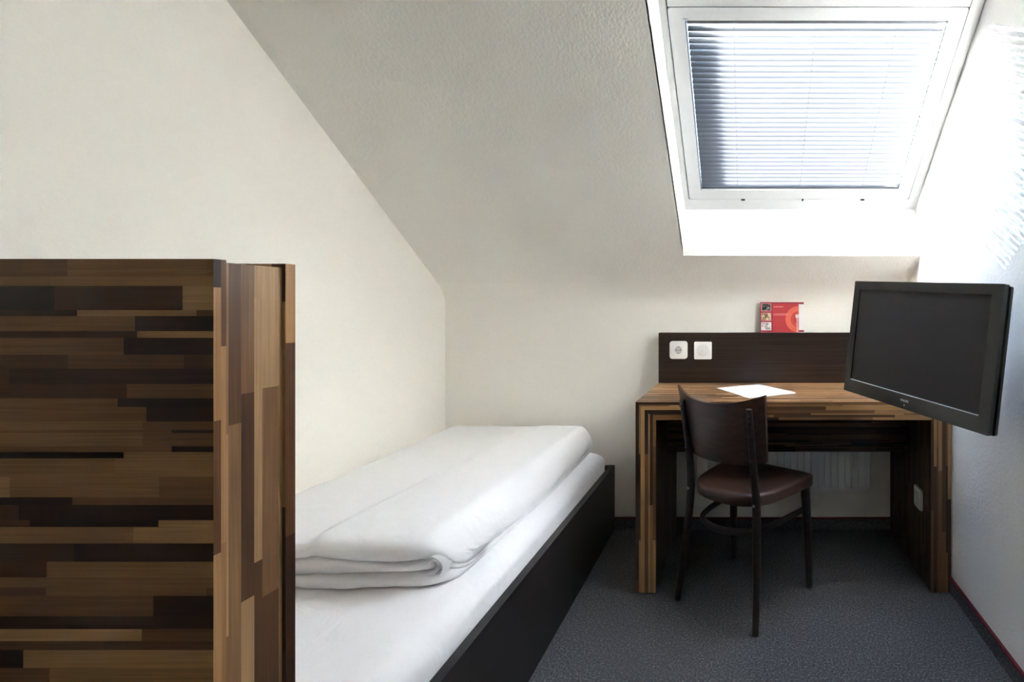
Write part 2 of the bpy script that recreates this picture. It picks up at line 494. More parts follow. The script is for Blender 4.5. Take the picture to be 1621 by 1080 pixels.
# venetian blind inside the sash
bl = thing('venetian_blind', 'white venetian blind filling the roof window above the desk', 'blind')
bl.matrix_world = WM
pitch = (GY1 - GY0 - 0.035) / 33
TH = math.radians(24.5)                          # outer slat edges tilt up the slope
bm = bmesh.new()
sx0, sx1 = GX0 + 0.006, GX1 - 0.006
for i in range(33):
    yc_ = GY0 + 0.022 + pitch * i
    zc_ = -0.022
    prev = None
    for k in range(7):
        s = (k / 6 - 0.5) * 0.025              # along the chord, + = outward
        crown = 0.0018 * (1 - (2 * k / 6 - 1) ** 2)
        z = zc_ - s * math.cos(TH) + crown * math.sin(TH)
        y = yc_ + s * math.sin(TH) + crown * math.cos(TH)
        q = [bm.verts.new((sx0, y, z)), bm.verts.new((sx1, y, z)), bm.verts.new((sx0, y - 0.0004, z)), bm.verts.new((sx1, y - 0.0004, z))]
        if prev:
            bm.faces.new((prev[0], prev[1], q[1], q[0])); bm.faces.new((prev[3], prev[2], q[2], q[3]))
            bm.faces.new((prev[0], q[0], q[2], prev[2])); bm.faces.new((prev[1], prev[3], q[3], q[1]))
        else: bm.faces.new((q[0], q[2], q[3], q[1]))
        prev = q
    bm.faces.new((prev[0], prev[1], prev[3], prev[2]))
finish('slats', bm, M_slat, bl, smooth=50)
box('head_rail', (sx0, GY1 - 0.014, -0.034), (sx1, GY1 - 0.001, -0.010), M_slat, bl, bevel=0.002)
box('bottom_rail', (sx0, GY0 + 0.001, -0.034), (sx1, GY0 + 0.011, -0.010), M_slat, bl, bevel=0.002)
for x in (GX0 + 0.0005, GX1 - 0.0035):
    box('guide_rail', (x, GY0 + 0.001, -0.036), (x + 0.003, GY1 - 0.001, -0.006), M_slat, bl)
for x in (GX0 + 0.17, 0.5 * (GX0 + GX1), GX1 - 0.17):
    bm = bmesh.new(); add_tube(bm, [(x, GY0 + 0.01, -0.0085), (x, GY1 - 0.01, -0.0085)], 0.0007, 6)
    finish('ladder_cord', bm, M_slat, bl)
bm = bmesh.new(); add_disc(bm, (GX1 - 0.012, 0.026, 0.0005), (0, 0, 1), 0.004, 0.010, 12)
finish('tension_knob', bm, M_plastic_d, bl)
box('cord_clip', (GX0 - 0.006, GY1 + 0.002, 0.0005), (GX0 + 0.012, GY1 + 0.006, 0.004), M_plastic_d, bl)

# ------------------------------------------------------------------ half-height partition of strip laminate by the bed
PX, PY, PZ = -0.550, 0.500, 1.166
part = thing('partition', 'tall dark striped laminate partition standing at the near end of the bed', 'partition', (XL, PY, 0))
def shift(o, root):
    """children were built in world coordinates: keep them where they are under their moved root"""
    o.matrix_parent_inverse = root.matrix_basis.inverted()
def wbox(name, a, b, m, root, **kw):
    o = box(name, a, b, m, root, **kw); shift(o, root); return o
def grain_x_edge_z(co, n):
    if abs(n.x) > 0.6: return (co.z, co.y + 0.731)
    if abs(n.z) > 0.6: return (co.x, co.y + 0.2)
    return (co.x, co.z)
wbox('front_board', (XL + 0.014, PY, 0.001), (PX, PY + 0.0122, PZ), M_strip_c, part, bevel=0.0012, uv=grain_x_edge_z)
wbox('side_filler', (PX - 0.022, PY + 0.0122, 0.001), (PX - 0.0042, PY + 0.0778, PZ - 0.0024), M_strip_lit, part, uv=lambda c, n: (c.z + 5.6, c.y + 4.02))
wbox('rear_board', (XL + 0.014, PY + 0.0778, 0.001), (PX, PY + 0.0902, PZ + 0.0024), M_strip_c, part, bevel=0.0012, uv=lambda c, n: (c.z + 2.2, c.y + 1.9) if abs(n.x) > 0.6 else (c.z + 4.1, c.x + 2.017))

# ------------------------------------------------------------------ bed
BR = 0.0188
bed = thing('bed', 'low single bed frame of dark wood along the left wall', 'bed', (-0.677, 2.46, 0), (0, 0, BR))
BW, BLN, BH = 0.855, 1.83, 0.327
box('side_board', (-0.025, -BLN, 0.001), (0, 0, BH), M_bedwood, bed, bevel=0.0015, uv=grain(1))
box('side_board', (-BW, -BLN, 0.001), (-BW + 0.025, 0, BH), M_bedwood, bed, bevel=0.0015, uv=grain(1))
box('end_board', (-BW + 0.0252, -0.022, 0.001), (-0.0252, 0, BH), M_bedwood, bed, bevel=0.0015, uv=grain(0))
box('end_board', (-BW + 0.0252, -BLN, 0.001), (-0.0252, -BLN + 0.022, BH), M_bedwood, bed, bevel=0.0015, uv=grain(0))
box('slatted_base', (-BW + 0.0252, -BLN + 0.0222, 0.15), (-0.0252, -0.0222, 0.19), M_bedwood, bed, uv=grain(0))

# mattress in a fitted sheet: rounded block with a few pulled creases at the far corner
bm = bmesh.new()
mx0, mx1, my0, my1, mz0, mz1, mr = -0.826, -0.028, -1.80, -0.026, 0.191, 0.412, 0.060
NX, NY = 26, 44
def mattress_pt(i, j):
    """wrap a sheet grid over the block: parameters run past the edges and down the sides"""
    def wrap(t, a, b, r, depth):
        L = b - a - 2 * r; arc = r * math.pi / 2; dn = depth - r
        tot = L + 2 * (arc + dn); s = t * tot
        if s < dn: return a, -depth + s
        s -= dn
        if s < arc: th = s / r; return a + r - r * math.cos(th), -r + r * math.sin(th)
        s -= arc
        if s < L: return a + r + s, 0
        s -= L
        if s < arc: th = s / r; return b - r + r * math.sin(th), -r + r * math.cos(th)
        s -= arc
        return b, -r - s
    x, dx = wrap(i / NX, mx0, mx1, mr, mz1 - mz0)
    y, dy = wrap(j / NY, my0, my1, mr, mz1 - mz0)
    return x, y, mz1 + min(0, max(dx, -(mz1 - mz0))) if dx < dy else mz1 + dy, dx, dy
prof_n = 9
def side_profile(k):
    """k 0..1 from the bottom of the side up to the flat top: inset and height"""
    th = k * math.pi / 2
    return mr * (1 - math.cos(th)), mz1 - mr + mr * math.sin(th)
ring_pts = []
def mat_ring(inset, z, crease):
    pts = []
    a, b, c, d = mx0 + inset, mx1 - inset, my0 + inset, my1 - inset
    r = max(0.05 - inset * 0.5, 0.012)
    base = rounded(a, c, b, d, r, 6)
    # resample sides finely so that the creases have somewhere to go
    out = []
    for p, q in zip(base, base[1:] + base[:1]):
        n = max(1, int(math.dist(p, q) / 0.02))
        for t in range(n): out.append((p[0] + (q[0] - p[0]) * t / n, p[1] + (q[1] - p[1]) * t / n))
    res = []
    for x, y in out:
        k = 0.0
        if x > mx1 - 0.12:
            w = math.exp(-((y - (my1 - 0.16)) / 0.16) ** 2) * crease
            k = 0.0045 * math.sin((y + z * 0.55) * 95) * w
        wob = 0.004 * mnoise.noise(Vector((x * 5, y * 5, z * 9))) * crease
        res.append(Vector((x + k * (1 if x > 0 or x > mx1 - 0.12 else 0) + wob, y, z)))
    return res
spec = [(0.004, mz0, 0.0), (0.0, mz0 + 0.05, 0.6), (0.0, mz0 + 0.09, 1.0), (0.0, mz0 + 0.13, 1.0)]
for k in range(1, 9):
    ins, z = side_profile(k / 8); spec.append((ins, z, 1.0 - 0.8 * k / 8))
spec += [(0.10, mz1 + 0.002, 0.0), (0.20, mz1 + 0.003, 0.0)]
N0 = len(mat_ring(0, 0, 0))
rings = []
for ins, z, cr in spec:
    base = mat_ring(0.0, z, cr)
    cx, cy = (mx0 + mx1) / 2, (my0 + my1) / 2
    sx, sy = 1 - 2 * ins / (mx1 - mx0), 1 - 2 * ins / (my1 - my0)
    rings.append([bm.verts.new((cx + (p.x - cx) * sx, cy + (p.y - cy) * sy, p.z)) for p in base])
for A, B in zip(rings, rings[1:]):
    for i in range(N0):
        bm.faces.new((A[i], A[(i + 1) % N0], B[(i + 1) % N0], B[i]))
bm.faces.new(rings[-1]); bm.faces.new(rings[0][::-1])
mt = finish('mattress', bm, M_sheet, smooth=60)
mt.location = bed.location; mt.rotation_euler = bed.rotation_euler
tag(mt, 'white mattress in a fitted sheet lying in the dark bed frame', 'mattress')

# folded duvet: three layers with soft folded front edges and a rolled right corner
DZ = 0.416
DX0, DX1 = -1.522, -0.742
DY0, DY1 = 1.205, 2.435
def duvet_section(fy, top, bulge, lv):
    """closed cross-section (y, z) at unit thickness; front has three stacked bulges"""
    pts = []
    def layer(z0, z1, out, n=9):
        for k in range(n):
            th = -math.pi / 2 + math.pi * k / (n - 1)
            pts.append((fy + 0.030 - (0.030 + out) * max(0.0, math.cos(th)) ** 0.55, (z0 + z1) / 2 + (z1 - z0) / 2 * math.sin(th)))
    z0 = 0.0
    l1, l2 = lv
    layer(0, l1, 0.004 + bulge[0]); layer(l1, l2, -0.004 + bulge[1])
    n = 12                                      # the top layer rolls over smoothly onto the top
    for k in range(n):
        th = -math.pi / 2 + math.pi * k / (n - 1)
        r = 0.075 if th > 0 else 0.03
        pts.append((fy + r - (r + bulge[2]) * max(0.0, math.cos(th)) ** 0.6, (l2 + top) / 2 + (top - l2) / 2 * math.sin(th)))
    m = 26
    ys = fy + 0.075
    for k in range(1, m):
        pts.append((ys + (DY1 - 0.07 - ys) * k / m, top))
    for k in range(9):
        th = math.pi / 2 * (1 - k / 8)
        pts.append((DY1 - 0.07 + 0.07 * math.cos(th), top * 0.42 + top * 0.58 * math.sin(th)))
    pts.append((DY1 - 0.004, 0.02)); pts.append((DY1 - 0.03, 0.0))
    for k in range(1, 6): pts.append((DY1 - 0.03 + (fy + 0.03 - DY1 + 0.03) * k / 6, 0.0))
    return pts
bm = bmesh.new()
NXD = 60
secs = []
for i in range(NXD + 1):
    t = i / NXD
    x = DX0 + (DX1 - DX0) * t
    er = (DX1 - x) / 0.085                      # right edge rounding
    el = (x - DX0) / 0.11
    hr = math.sqrt(max(0.0, 1 - max(0.0, 1 - er) ** 2)) if er < 1 else 1
    hl = math.sqrt(max(0.0, 1 - max(0.0, 1 - el) ** 2)) if el < 1 else 1
    h = max(0.30, hl) * max(0.12, hr)
    fold = 1 / (1 + math.exp(-(x + 1.10) / 0.006))   # the upper fold lies a little higher right of x = -1.10
    top = 0.115 + 0.011 * fold + 0.005 * math.sin(7 * x)
    fy = DY0 + 0.010 * mnoise.noise(Vector((x * 7, 0, 0))) + (0.09 * (1 - math.sqrt(max(0, 1 - min(1, max(0, (x - (DX1 - 0.13)) / 0.13)) ** 2))))
    bl_ = [0.020 * mnoise.noise(Vector((x * 6, k * 3.1, 1.7))) + 0.008 * mnoise.noise(Vector((x * 17, k * 5.3, 0.4))) for k in range(3)]
    lv = (0.036 + 0.014 * mnoise.noise(Vector((x * 5, 2.2, 0))), 0.073 + 0.014 * mnoise.noise(Vector((x * 4, 7.7, 0))))
    sec = duvet_section(fy, top, bl_, lv)
    row = []
    for (y, z) in sec:
        zz = z * h
        f = min(1.0, z / 0.06)
        w = 0.007 * mnoise.noise(Vector((x * 4, y * 3, z * 4))) + 0.0035 * mnoise.noise(Vector((x * 11 + y * 5, y * 9, 3)))
        zz += w * f
        far = max(0.0, (y - 1.9) / 0.55)
        dome = 1 - ((x + 1.10) / 0.40) ** 2
        zz += f * far * (0.014 * dome - 0.011 * (fold - 0.5))
        zz += f * 0.006 * math.exp(-((x + 1.085) / 0.014) ** 2) * (1 - min(1.0, far))
        xx = x - 0.03 * far * (1 if t > 0.9 else 0) * ((t - 0.9) / 0.1 if t > 0.9 else 0)
        xx += 0.006 * mnoise.noise(Vector((y * 5, z * 8, 9))) * t
        row.append(bm.verts.new((xx, y, DZ + max(0.0, zz))))
    secs.append(row)
n = len(secs[0])
for A, B in zip(secs, secs[1:]):
    for k in range(n):
        bm.faces.new((A[k], A[(k + 1) % n], B[(k + 1) % n], B[k]))
bm.faces.new(secs[0]); bm.faces.new(secs[-1][::-1])
dv = finish('duvet', bm, M_duvet, smooth=75)
md = dv.modifiers.new('smooth', 'SUBSURF'); md.levels = 1; md.render_levels = 1
tag(dv, 'thick white duvet folded flat in layers on top of the mattress', 'duvet')
# the folded end shows a coiled roll at its right corner
bm = bmesh.new()
coil = []
for k in range(34):
    a = math.radians(-90 + k * 17)
    r = 0.033 - 0.00070 * k
    coil.append((-0.800 + r * math.cos(a), DZ + 0.052 + r * 1.05 * math.sin(a)))
depth0, depth1 = 1.222, 1.36
th = 0.005
A0 = []
for k, (x, z) in enumerate(coil):
    cx, cz = -0.800, DZ + 0.052
    d = Vector((x - cx, z - cz)); d.normalize()
    A0.append([(x + d.x * th, z + d.y * th), (x - d.x * th, z - d.y * th)])
prev = None
for k, ((xo, zo), (xi, zi)) in enumerate(A0):
    yo = depth0 + 0.006 * math.sin(k * 0.5)
    q = [bm.verts.new((xo, yo + 0.004, zo)), bm.verts.new(((xo + xi) / 2, yo, (zo + zi) / 2)), bm.verts.new((xi, yo + 0.004, zi)),
         bm.verts.new((xi, depth1, zi)), bm.verts.new((xo, depth1, zo))]
    if prev:
        for a in range(5): bm.faces.new((prev[a], prev[(a + 1) % 5], q[(a + 1) % 5], q[a]))
    else: bm.faces.new(q)
    prev = q
bm.faces.new(prev[::-1])
finish('rolled_corner', bm, M_duvet, dv, smooth=60)

# ------------------------------------------------------------------ desk
DLX, DRX, DFY, DBY, DT = -0.444, 0.7955, 1.910, 2.458, 0.7505
TK, LW = 0.071, 0.080
desk = thing('desk', 'desk of striped wood laminate with dark raised back, below the roof window', 'desk', (DLX, DFY, 0))
W_ = DRX - DLX
def uv_top(c, n):
    if abs(n.z) > 0.6: return (c.x + 0.37, c.y + 0.9)
    return (c.x - DLX, DT - c.z)
def uv_legl(c, n):
    if abs(n.x) > 0.6: return (c.z + 4.3, c.y + 0.31)
    return (c.z - DT, (c.x - DLX) * TK / LW)
def uv_legr(c, n):
    if abs(n.x) > 0.6: return (c.z + 7.7, c.y + 0.12)
    return (W_ + DT - c.z, (DRX - c.x) * TK / LW)
def wprism(name, poly, axis, a, b, m, root, **kw):
    o = prism(name, poly, axis, a, b, m, root, **kw); shift(o, root); return o
e_ = 0.0003
wprism('tabletop', [(DLX + e_ * 1.2, DT), (DRX - e_ * 1.2, DT), (DRX - LW - e_, DT - TK), (DLX + LW + e_, DT - TK)], 1, DFY, DBY, M_strip, desk, bevel=0.0008, uv=uv_top)
wprism('side_panel', [(DLX, 0.001), (DLX + LW, 0.001), (DLX + LW, DT - TK), (DLX, DT)], 1, DFY, DBY, M_strip, desk, bevel=0.0008, uv=uv_legl)
wprism('side_panel', [(DRX, 0.001), (DRX, DT), (DRX - LW, DT - TK), (DRX - LW, 0.001)], 1, DFY, DBY, M_strip, desk, bevel=0.0008, uv=uv_legr)
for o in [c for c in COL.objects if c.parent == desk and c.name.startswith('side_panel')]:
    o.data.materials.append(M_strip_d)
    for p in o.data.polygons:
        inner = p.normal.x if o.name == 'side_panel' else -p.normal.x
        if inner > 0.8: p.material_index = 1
wbox('modesty_panel', (DLX + LW + 0.001, 2.20, 0.470), (DRX - LW - 0.001, 2.222, DT - TK - 0.001), M_strip_d, desk, uv=grain(0, (1.3, 0, 2.1)))  # striped like the desk; the shade under the top is put into its colour
HY, HZ = 2.400, 0.9985
wbox('upstand', (DLX, HY, DT + 0.0005), (DRX, DBY, HZ), M_wenge, desk, bevel=0.0012, uv=grain(0))

# sockets on the upstand
def plate(name, label, cx, cz, w, rad, root_rot=None):
    t = thing(name, label, 'socket' if 'socket' in name else 'switch', (cx, HY, cz))
    return t
def rounded_plate(nm, w, h, r, y0, y1, m, parent, bev):
    bm = bmesh.new(); add_prism(bm, rounded(-w / 2, -h / 2, w / 2, h / 2, r, 5), 1, y0, y1)
    return finish(nm, bm, m, parent, smooth=35, bevel=bev)
s1 = thing('power_socket', 'white rounded power socket on the dark desk upstand, left of the square plate', 'socket', (-0.3445, HY, 0.9145))
rounded_plate('cover_plate', 0.087, 0.087, 0.014, -0.011, -0.0005, M_plastic, s1, 0.003)
rounded_plate('insert', 0.056, 0.056, 0.008, -0.0135, -0.0111, M_plastic, s1, 0.001)
bm = bmesh.new(); add_disc(bm, (0, -0.0136, 0), (0, -1, 0), 0.0185, 0.0010, 28)
finish('recess', bm, M_plastic_d, s1, smooth=35)
bm = bmesh.new()
for x, z in ((-0.0095, 0), (0.0095, 0)):
    add_disc(bm, (x, -0.0147, z), (0, -1, 0), 0.0027, 0.0004, 12)
add_disc(bm, (0, -0.0147, 0), (0, -1, 0), 0.0014, 0.0004, 10)
for z in (0.0165, -0.0165): add_box(bm, (-0.003, -0.0151, z - 0.0016), (0.003, -0.0147, z + 0.0016))
finish('contact_holes', bm, M_hole, s1)
s2 = thing('antenna_socket', 'white square plate with round centre on the dark desk upstand', 'socket', (-0.2245, HY, 0.9118))
rounded_plate('cover_plate', 0.086, 0.086, 0.006, -0.010, -0.0005, M_plastic, s2, 0.0015)
bm = bmesh.new(); add_disc(bm, (0, -0.0102, 0), (0, -1, 0), 0.031, 0.0016, 40)
finish('round_cover', bm, M_plastic_r, s2, smooth=35, bevel=0.0006)
bm = bmesh.new(); add_disc(bm, (-0.003, -0.0121, -0.001), (0, -1, 0), 0.0022, 0.0012, 12)
finish('screw', bm, M_plastic_d, s2)
bm = bmesh.new(); add_disc(bm, (-0.013, -0.0121, -0.016), (0, -1, 0), 0.0018, 0.0004, 10)
finish('indicator', bm, M_hole, s2)
s3 = thing('data_socket', 'small white socket plate low inside the right desk panel', 'socket', (DRX - LW, 2.035, 0.327), (0, 0, math.radians(-90)))
rounded_plate('cover_plate', 0.082, 0.086, 0.008, -0.010, -0.0006, M_plastic, s3, 0.002)
rounded_plate('insert', 0.050, 0.050, 0.004, -0.0125, -0.0101, M_plastic, s3, 0.001)

# ------------------------------------------------------------------ radiator under the desk
rad = thing('radiator', 'white panel radiator on the back wall under the desk', 'radiator', (0, YB, 0))
RX0, RX1, RY0, RY1, RZ0, RZ1 = -0.255, 0.596, 2.385, 2.440, 0.208, 0.620
bm = bmesh.new()
mg, n = 0.028, 24
pts = [(RX0 + 0.002, RY0)]
x = RX0 + mg
st = (RX1 - RX0 - 2 * mg) / n
for i in range(n):
    pts += [(x + 0.06 * st, RY0 + 0.006), (x + 0.14 * st, RY0 - 0.0035), (x + 0.86 * st, RY0 - 0.0035), (x + 0.94 * st, RY0 + 0.006)]
    x += st
pts += [(RX1 - 0.002, RY0), (RX1 - 0.002, RY0 + 0.012), (RX0 + 0.002, RY0 + 0.012)]
add_prism(bm, pts, 2, RZ0 + 0.030, RZ1 - 0.028)
for z0, z1 in ((RZ0, RZ0 + 0.0298), (RZ1 - 0.0278, RZ1)): add_box(bm, (RX0, RY0 - 0.002, z0), (RX1, RY0 + 0.012, z1))
o = finish('front_panel', bm, M_rad, rad); shift(o, rad)
wbox('rear_panel', (RX0 + 0.004, RY1 - 0.012, RZ0), (RX1 - 0.004, RY1, RZ1 - 0.004), M_rad, rad, bevel=0.002)
for x in (RX0 - 0.003, RX1 + 0.0005): wbox('side_cover', (x, RY0 - 0.003, RZ0 + 0.01), (x + 0.0025, RY1, RZ1 + 0.002), M_rad, rad)
bm = bmesh.new()
k = RX0
while k < RX1 - 0.01:
    add_box(bm, (k, RY0 + 0.0125, RZ1 - 0.003), (k + 0.006, RY1 - 0.0125, RZ1 + 0.001)); k += 0.014
o = finish('top_grille', bm, M_rad, rad); shift(o, rad)
for x in (RX0 + 0.15, RX1 - 0.17): wbox('wall_bracket', (x, RY1 + 0.0003, RZ0 + 0.04), (x + 0.03, YB - 0.0003, RZ1 - 0.05), M_rad, rad)

# ------------------------------------------------------------------ paper on the desk
bm = bmesh.new()
zt_ = DT + 0.0006
cor = [(-0.149, 2.243), (0.049, 2.352), (0.199, 2.094), (0.0015, 1.985)]
for k in range(3):
    dx, dy = 0.0012 * k, -0.0022 * k
    A = [bm.verts.new((x + dx, y + dy, zt_ + 0.0006 * k)) for x, y in cor]
    B = [bm.verts.new((v.co.x, v.co.y, v.co.z + 0.0005)) for v in A]
    B[2].co.z += 0.004 * (k == 2); 
    bm.faces.new(A[::-1]); bm.faces.new(B)
    for i in range(4): bm.faces.new((A[i], A[(i + 1) % 4], B[(i + 1) % 4], B[i]))
tag(finish('paper', bm, M_paper), 'white sheets of paper lying at an angle on the desk behind the chair', 'paper')

# ------------------------------------------------------------------ red leaflet on the upstand
LF = thing('leaflet', 'red leaflet with an orange ring standing on the dark desk upstand', 'leaflet', (0.155, 2.430, HZ + 0.0004), (math.radians(-4), 0, 0))
LWd, LH = 0.192, 0.152
LX = -0.096
box('front_cover', (LX, -0.0012, 0), (LX + LWd, 0, LH), M_lred, LF)
box('dark_margin', (LX, -0.0016, 0.0), (LX + 0.0625, -0.00125, LH), M_lred_d, LF)
box('dark_margin', (LX + 0.0627, -0.0016, LH - 0.008), (LX + LWd, -0.00125, LH), M_lred_d, LF)
for k in range(3):
    z = 0.106 - 0.0475 * k
    pb = box('picture', (LX + 0.004, -0.0019, z), (LX + 0.0545, -0.00165, z + 0.040), M_lwhite if k == 2 else M_lpink, LF)
    box('print', (LX + 0.0075, -0.0022, z + 0.003), (LX + 0.0510, -0.00195, z + 0.037), M_ph[k], pb)
def half_ring(nm, cx, cz, r0, r1, xmax, y0, y1, m):
    bm = bmesh.new(); P = []
    for k in range(25):
        a = math.radians(90 + 180 * k / 24); P.append((cx + r1 * math.cos(a), cz + r1 * math.sin(a)))
    for k in range(25):
        a = math.radians(270 - 180 * k / 24); P.append((cx + r0 * math.cos(a), cz + r0 * math.sin(a)))
    add_prism(bm, P, 1, y0, y1)
    return finish(nm, bm, m, LF)
RC = (LX + LWd - 0.0005, 0.066)
half_ring('ring', *RC, 0.040, 0.066, 0, -0.0019, -0.00165, M_loran)
half_ring('inner_ring', *RC, 0.026, 0.0398, 0, -0.0019, -0.00165, M_loran2)
def word_row(x0, x1, z, h):
    bm = bmesh.new()
    x = x0
    while x < x1:
        w = random.uniform(0.004, 0.010)
        add_box(bm, (x, -0.0021, z), (min(x + w, x1), -0.00192, z + h)); x += w + 0.0014
    finish('printed_line', bm, M_lpink, LF)
word_row(LX + 0.066, LX + 0.115, 0.126, 0.0050)
word_row(LX + 0.066, LX + 0.142, 0.091, 0.0034)
word_row(LX + 0.066, LX + 0.137, 0.0855, 0.0026)
def text(nm, body, size, parent, m, loc, rot, ext=0.0002, align='LEFT'):
    cu = bpy.data.curves.new(nm, 'FONT')
    cu.body = body; cu.size = size; cu.extrude = ext; cu.align_x = align
    cu.materials.append(m)
    tmp = bpy.data.objects.new(nm + '_curve', cu); COL.objects.link(tmp)
    bpy.context.view_layer.update()
    me = bpy.data.meshes.new_from_object(tmp.evaluated_get(bpy.context.evaluated_depsgraph_get()))
    bpy.data.objects.remove(tmp); bpy.data.curves.remove(cu)
    me.name = nm
    o = bpy.data.objects.new(nm, me); COL.objects.link(o)
    o.parent = parent; o.location = loc; o.rotation_euler = rot
    return o
text('lettering', 'acomhotel |', 0.0170, LF, M_lwhite, (LX + LWd - 0.0035, -0.0024, 0.002), (math.radians(90), math.radians(-90), 0))
bm = bmesh.new()
P = [(0.0075 * math.cos(math.radians(a)), 0.0085 * math.sin(math.radians(a))) for a in range(0, 360, 15)]
Q = [(x * 0.45, z * 0.45) for x, z in P]
V = [[bm.verts.new((LX + LWd - 0.0085 + x, y, 0.082 + z)) for x, z in ps] for ps, y in ((P, -0.0022), (P, -0.0026), (Q, -0.0026), (Q, -0.0022))]
for i in range(len(P)):
    j = (i + 1) % len(P)
    for a in range(4): bm.faces.new((V[a][i], V[a][j], V[(a + 1) % 4][j], V[(a + 1) % 4][i]))
finish('ring_mark', bm, M_lwhite, LF)
bp = box('back_cover', (LX + LWd - 0.02, 0.0015, 0), (LX + LWd + 0.026, 0.0026, LH), M_lwhite, LF)
box('edge_band', (LX + LWd + 0.0005, 0.0011, LH - 0.010), (LX + LWd + 0.026, 0.00145, LH), M_lred_d, bp)
box('edge_band', (LX + LWd + 0.0005, 0.0011, 0.002), (LX + LWd + 0.026, 0.00145, 0.012), M_lred_d, bp)

# ------------------------------------------------------------------ television on a wall arm
TL = Vector((0.403, 1.871, 0.109)); TR = Vector((0.694, 1.333, 0.070)); BLc = Vector((0.370, 1.860, -0.309)); BRc = Vector((0.661, 1.322, -0.348))
ctr = (TL + TR + BLc + BRc) / 4 + Vector((0, 0, EYE))
ux = (TR - TL + BRc - BLc).normalized()
vy = (TL - BLc + TR - BRc); vy = (vy - ux * vy.dot(ux)).normalized()
nz = ux.cross(vy)                               # towards the viewer
TW, THt = 0.612, 0.4195
TM = Matrix(((ux.x, vy.x, nz.x, ctr.x), (ux.y, vy.y, nz.y, ctr.y), (ux.z, vy.z, nz.z, ctr.z), (0, 0, 0, 1)))
tv = thing('television', 'black flat television tilted on a wall arm beside the desk', 'television')
tv.matrix_world = TM
w2, h2 = TW / 2, THt / 2
sx0_, sx1_, sy0_, sy1_ = -w2 + 0.05 * TW, -w2 + 0.941 * TW, -h2 + 0.112 * THt, -h2 + 0.926 * THt
bm = bmesh.new()
ring_prism(bm, rounded(-w2, -h2, w2, h2, 0.004), rounded(sx0_, sy0_, sx1_, sy1_, 0.001), -0.022, 0.0)
finish('bezel', bm, M_tv, tv, smooth=35, bevel=0.0015)
box('screen', (sx0_ - 0.004, sy0_ - 0.004, -0.016), (sx1_ + 0.004, sy1_ + 0.004, -0.006), M_screen, tv)
box('bezel_lip', (sx0_ + 0.001, sy0_ + 0.0003, -0.0059), (sx1_ - 0.001, sy0_ + 0.0018, 0.0006), M_silver, tv)
bm = bmesh.new()
ring_prism(bm, rounded(-w2 + 0.003, -h2 - 0.001, w2 + 0.004, h2 - 0.004, 0.006), rounded(-w2 + 0.03, -h2 + 0.03, w2 - 0.03, h2 - 0.03, 0.004), -0.034, -0.0225)
finish('rear_rim', bm, M_tv, tv, smooth=35)
bm = bmesh.new()
A = rounded(-w2 + 0.02, -h2 + 0.02, w2 - 0.02, h2 - 0.02, 0.02); B = rounded(-w2 + 0.10, -h2 + 0.08, w2 - 0.10, h2 - 0.06, 0.03)
V = [[bm.verts.new((x, y, z)) for x, y in ps] for ps, z in ((A, -0.0345), (A, -0.045), (B, -0.075))]
n = len(A)
for a in range(2):
    for i in range(n): bm.faces.new((V[a][i], V[a][(i + 1) % n], V[a + 1][(i + 1) % n], V[a + 1][i]))
bm.faces.new(V[0]); bm.faces.new(V[2][::-1])
finish('rear_housing', bm, M_tv, tv, smooth=35)
text('brand_lettering', 'PHILIPS', 0.0105, tv, M_silver, (-w2 + 0.499 * TW, -h2 + 0.057 * THt, 0.0006), (0, 0, 0), 0.0002, 'CENTER')
box('standby_light', (-0.0008, -h2 + 0.010, 0.0002), (0.0010, -h2 + 0.016, 0.0010), M_silver, tv)
# arm
arm = thing('wall_arm', 'black metal swivel arm behind the television on the right wall', 'bracket', (XR, 1.70, 0.99))
bk = ctr - nz * 0.0765
wbox('wall_plate', (XR - 0.012, 1.66, 0.90), (XR - 0.0005, 1.74, 1.08), M_tv, arm, bevel=0.002)
bm = bmesh.new(); add_tube(bm, [Vector((XR - 0.012, 1.70, 0.99)), (Vector((XR - 0.03, 1.70, 0.99)) + bk - nz * 0.02) / 2, bk - nz * 0.014], 0.014, 12)
o = finish('swivel_tube', bm, M_tv, arm, smooth=40); shift(o, arm)
bm = bmesh.new(); add_box(bm, (-0.05, -0.05, -0.0895), (0.05, 0.05, -0.0755)); bm.transform(TM)
o = finish('mount_plate', bm, M_tv, arm); shift(o, arm)

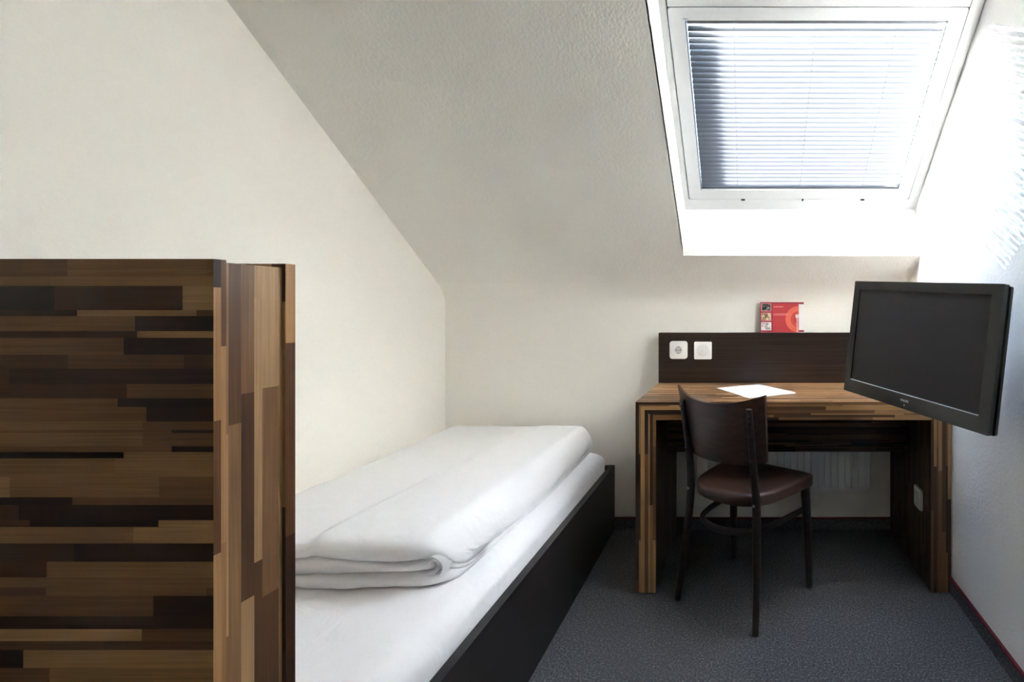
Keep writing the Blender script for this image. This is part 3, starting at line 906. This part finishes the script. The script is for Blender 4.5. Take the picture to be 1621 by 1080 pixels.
# ------------------------------------------------------------------ chair (local: x to its right, y to its front)
fx = Vector((0.573, 0.82, 0)); ang = math.atan2(-fx.x, fx.y)
ch = thing('chair', 'dark brown bentwood chair pushed up to the desk with its back turned', 'chair', (-0.0166, 1.919, 0), (0, 0, ang))
def leg_tube(path, sec, name='leg'):
    bm = bmesh.new(); add_tube(bm, path, 0.01, rect=sec, up=Vector((0, 1, 0)))
    return finish(name, bm, M_chair, ch, smooth=50)
for s in (1, -1):
    P = spline([(s * 0.181, -0.190, 0.001), (s * 0.171, -0.166, 0.15), (s * 0.160, -0.150, 0.30), (s * 0.153, -0.143, 0.43),
                (s * 0.150, -0.1535, 0.54), (s * 0.152, -0.172, 0.66), (s * 0.155, -0.191, 0.77)], 5)
    n = len(P)
    sec = [(0.023 + 0.004 * math.sin(math.pi * min(1, k / (n - 1) * 1.1)), 0.022 + 0.008 * math.sin(math.pi * min(1, k / (n - 1) * 1.15)) - 0.006 * max(0, k / (n - 1) - 0.6) / 0.4) for k in range(n)]
    lg = leg_tube(P, sec)
    bm = bmesh.new()
    add_disc(bm, (s * 0.153, -0.1575, 0.425), (0, -1, 0), 0.0052, 0.004, 14)
    finish('screw', bm, M_screw, lg, smooth=40)
    for zz, yy, rr in ((0.748, -0.1955, 0.0058), (0.728, -0.192, 0.0040), (0.585, -0.1705, 0.0030)):
        bm = bmesh.new(); add_disc(bm, (s * 0.154, yy, zz), (0, -1, 0.1), rr, 0.006, 12)
        finish('bolt', bm, M_bolt, lg, smooth=40)
    P = spline([(s * 0.190, 0.183, 0.001), (s * 0.186, 0.178, 0.2), (s * 0.178, 0.170, 0.413)], 5)
    n = len(P)
    leg_tube(P, [(0.026 + 0.010 * k / (n - 1), 0.026 + 0.010 * k / (n - 1)) for k in range(n)])
# seat
half = [(0.0, 0.206), (0.10, 0.206), (0.175, 0.203), (0.203, 0.188), (0.199, 0.10), (0.186, 0.0), (0.165, -0.08), (0.125, -0.135), (0.07, -0.162), (0.0, -0.170)]
out = half + [(-x, y) for x, y in half[-2:0:-1]]
oc = spline([(x, y, 0) for x, y in out], 4, closed=True)
bm = bmesh.new()
levels = [(-0.010, 0.405), (0.0, 0.409), (0.0, 0.440), (-0.003, 0.446), (-0.009, 0.4495), (-0.03, 0.4495)]
rg = []
for off, z in levels:
    row = []
    for p in oc:
        d = Vector((p.x, p.y - 0.02, 0)); L = d.length
        row.append(bm.verts.new((p.x * (1 + off / L), 0.02 + (p.y - 0.02) * (1 + off / L), z)))
    rg.append(row)
for s_ in (0.75, 0.5, 0.25):                    # shallow dished saddle
    z = 0.4495 - 0.008 * (1 - s_) ** 1.2
    rg.append([bm.verts.new((p.x * 0.86 * s_, 0.02 + (p.y - 0.02) * 0.86 * s_, z)) for p in oc])
n = len(oc)
for A, B in zip(rg, rg[1:]):
    for i in range(n): bm.faces.new((A[i], A[(i + 1) % n], B[(i + 1) % n], B[i]))
bm.faces.new(rg[-1]); bm.faces.new(rg[0][::-1])
finish('seat', bm, M_seat, ch, smooth=50)
# backrest: bowed plywood panel, its top edge sagging in the middle
bm = bmesh.new()
NU, NV = 24, 12
G = [[], []]
for side in (0, 1):
    for j in range(NV + 1):
        v = j / NV; row = []
        for i in range(NU + 1):
            s = 2 * i / NU - 1
            hw = 0.186 + 0.019 * v
            ztop = 0.776 + 0.040 * s * s
            zbot = 0.556 + 0.012 * abs(s) ** 6
            z = zbot + (ztop - zbot) * v
            k = (z - 0.55) / 0.25
            yb = -0.172 - 0.036 * k - 0.006 * k * k
            y = yb + 0.066 * s * s + (0.0 if side else 0.012)
            cx = -0.012
            row.append(bm.verts.new((cx + s * hw, y, z)))
        G[side].append(row)
for side in (0, 1):
    for j in range(NV):
        for i in range(NU):
            q = (G[side][j][i], G[side][j][i + 1], G[side][j + 1][i + 1], G[side][j + 1][i])
            bm.faces.new(q if side else q[::-1])
def seam(a, b):
    for p, q in zip(range(len(a) - 1), range(1, len(a))): bm.faces.new((a[p], a[q], b[q], b[p]))
seam(G[0][-1], G[1][-1]); seam(G[1][0], G[0][0])
seam([r[0] for r in G[0]], [r[0] for r in G[1]]); seam([r[-1] for r in G[1]], [r[-1] for r in G[0]])
finish('backrest', bm, M_seat, ch, smooth=45, bevel=0.002)
# bent hoop stretcher
bm = bmesh.new()
hp = spline([(0.168, 0.172, 0.306), (0.158, 0.06, 0.308), (0.139, -0.06, 0.310), (0.100, -0.135, 0.312), (0.0, -0.172, 0.313),
             (-0.100, -0.135, 0.312), (-0.139, -0.06, 0.310), (-0.158, 0.06, 0.308), (-0.168, 0.172, 0.306)], 6)
add_tube(bm, hp, 0.01, rect=(0.018, 0.022))
finish('stretcher', bm, M_chair, ch, smooth=50)
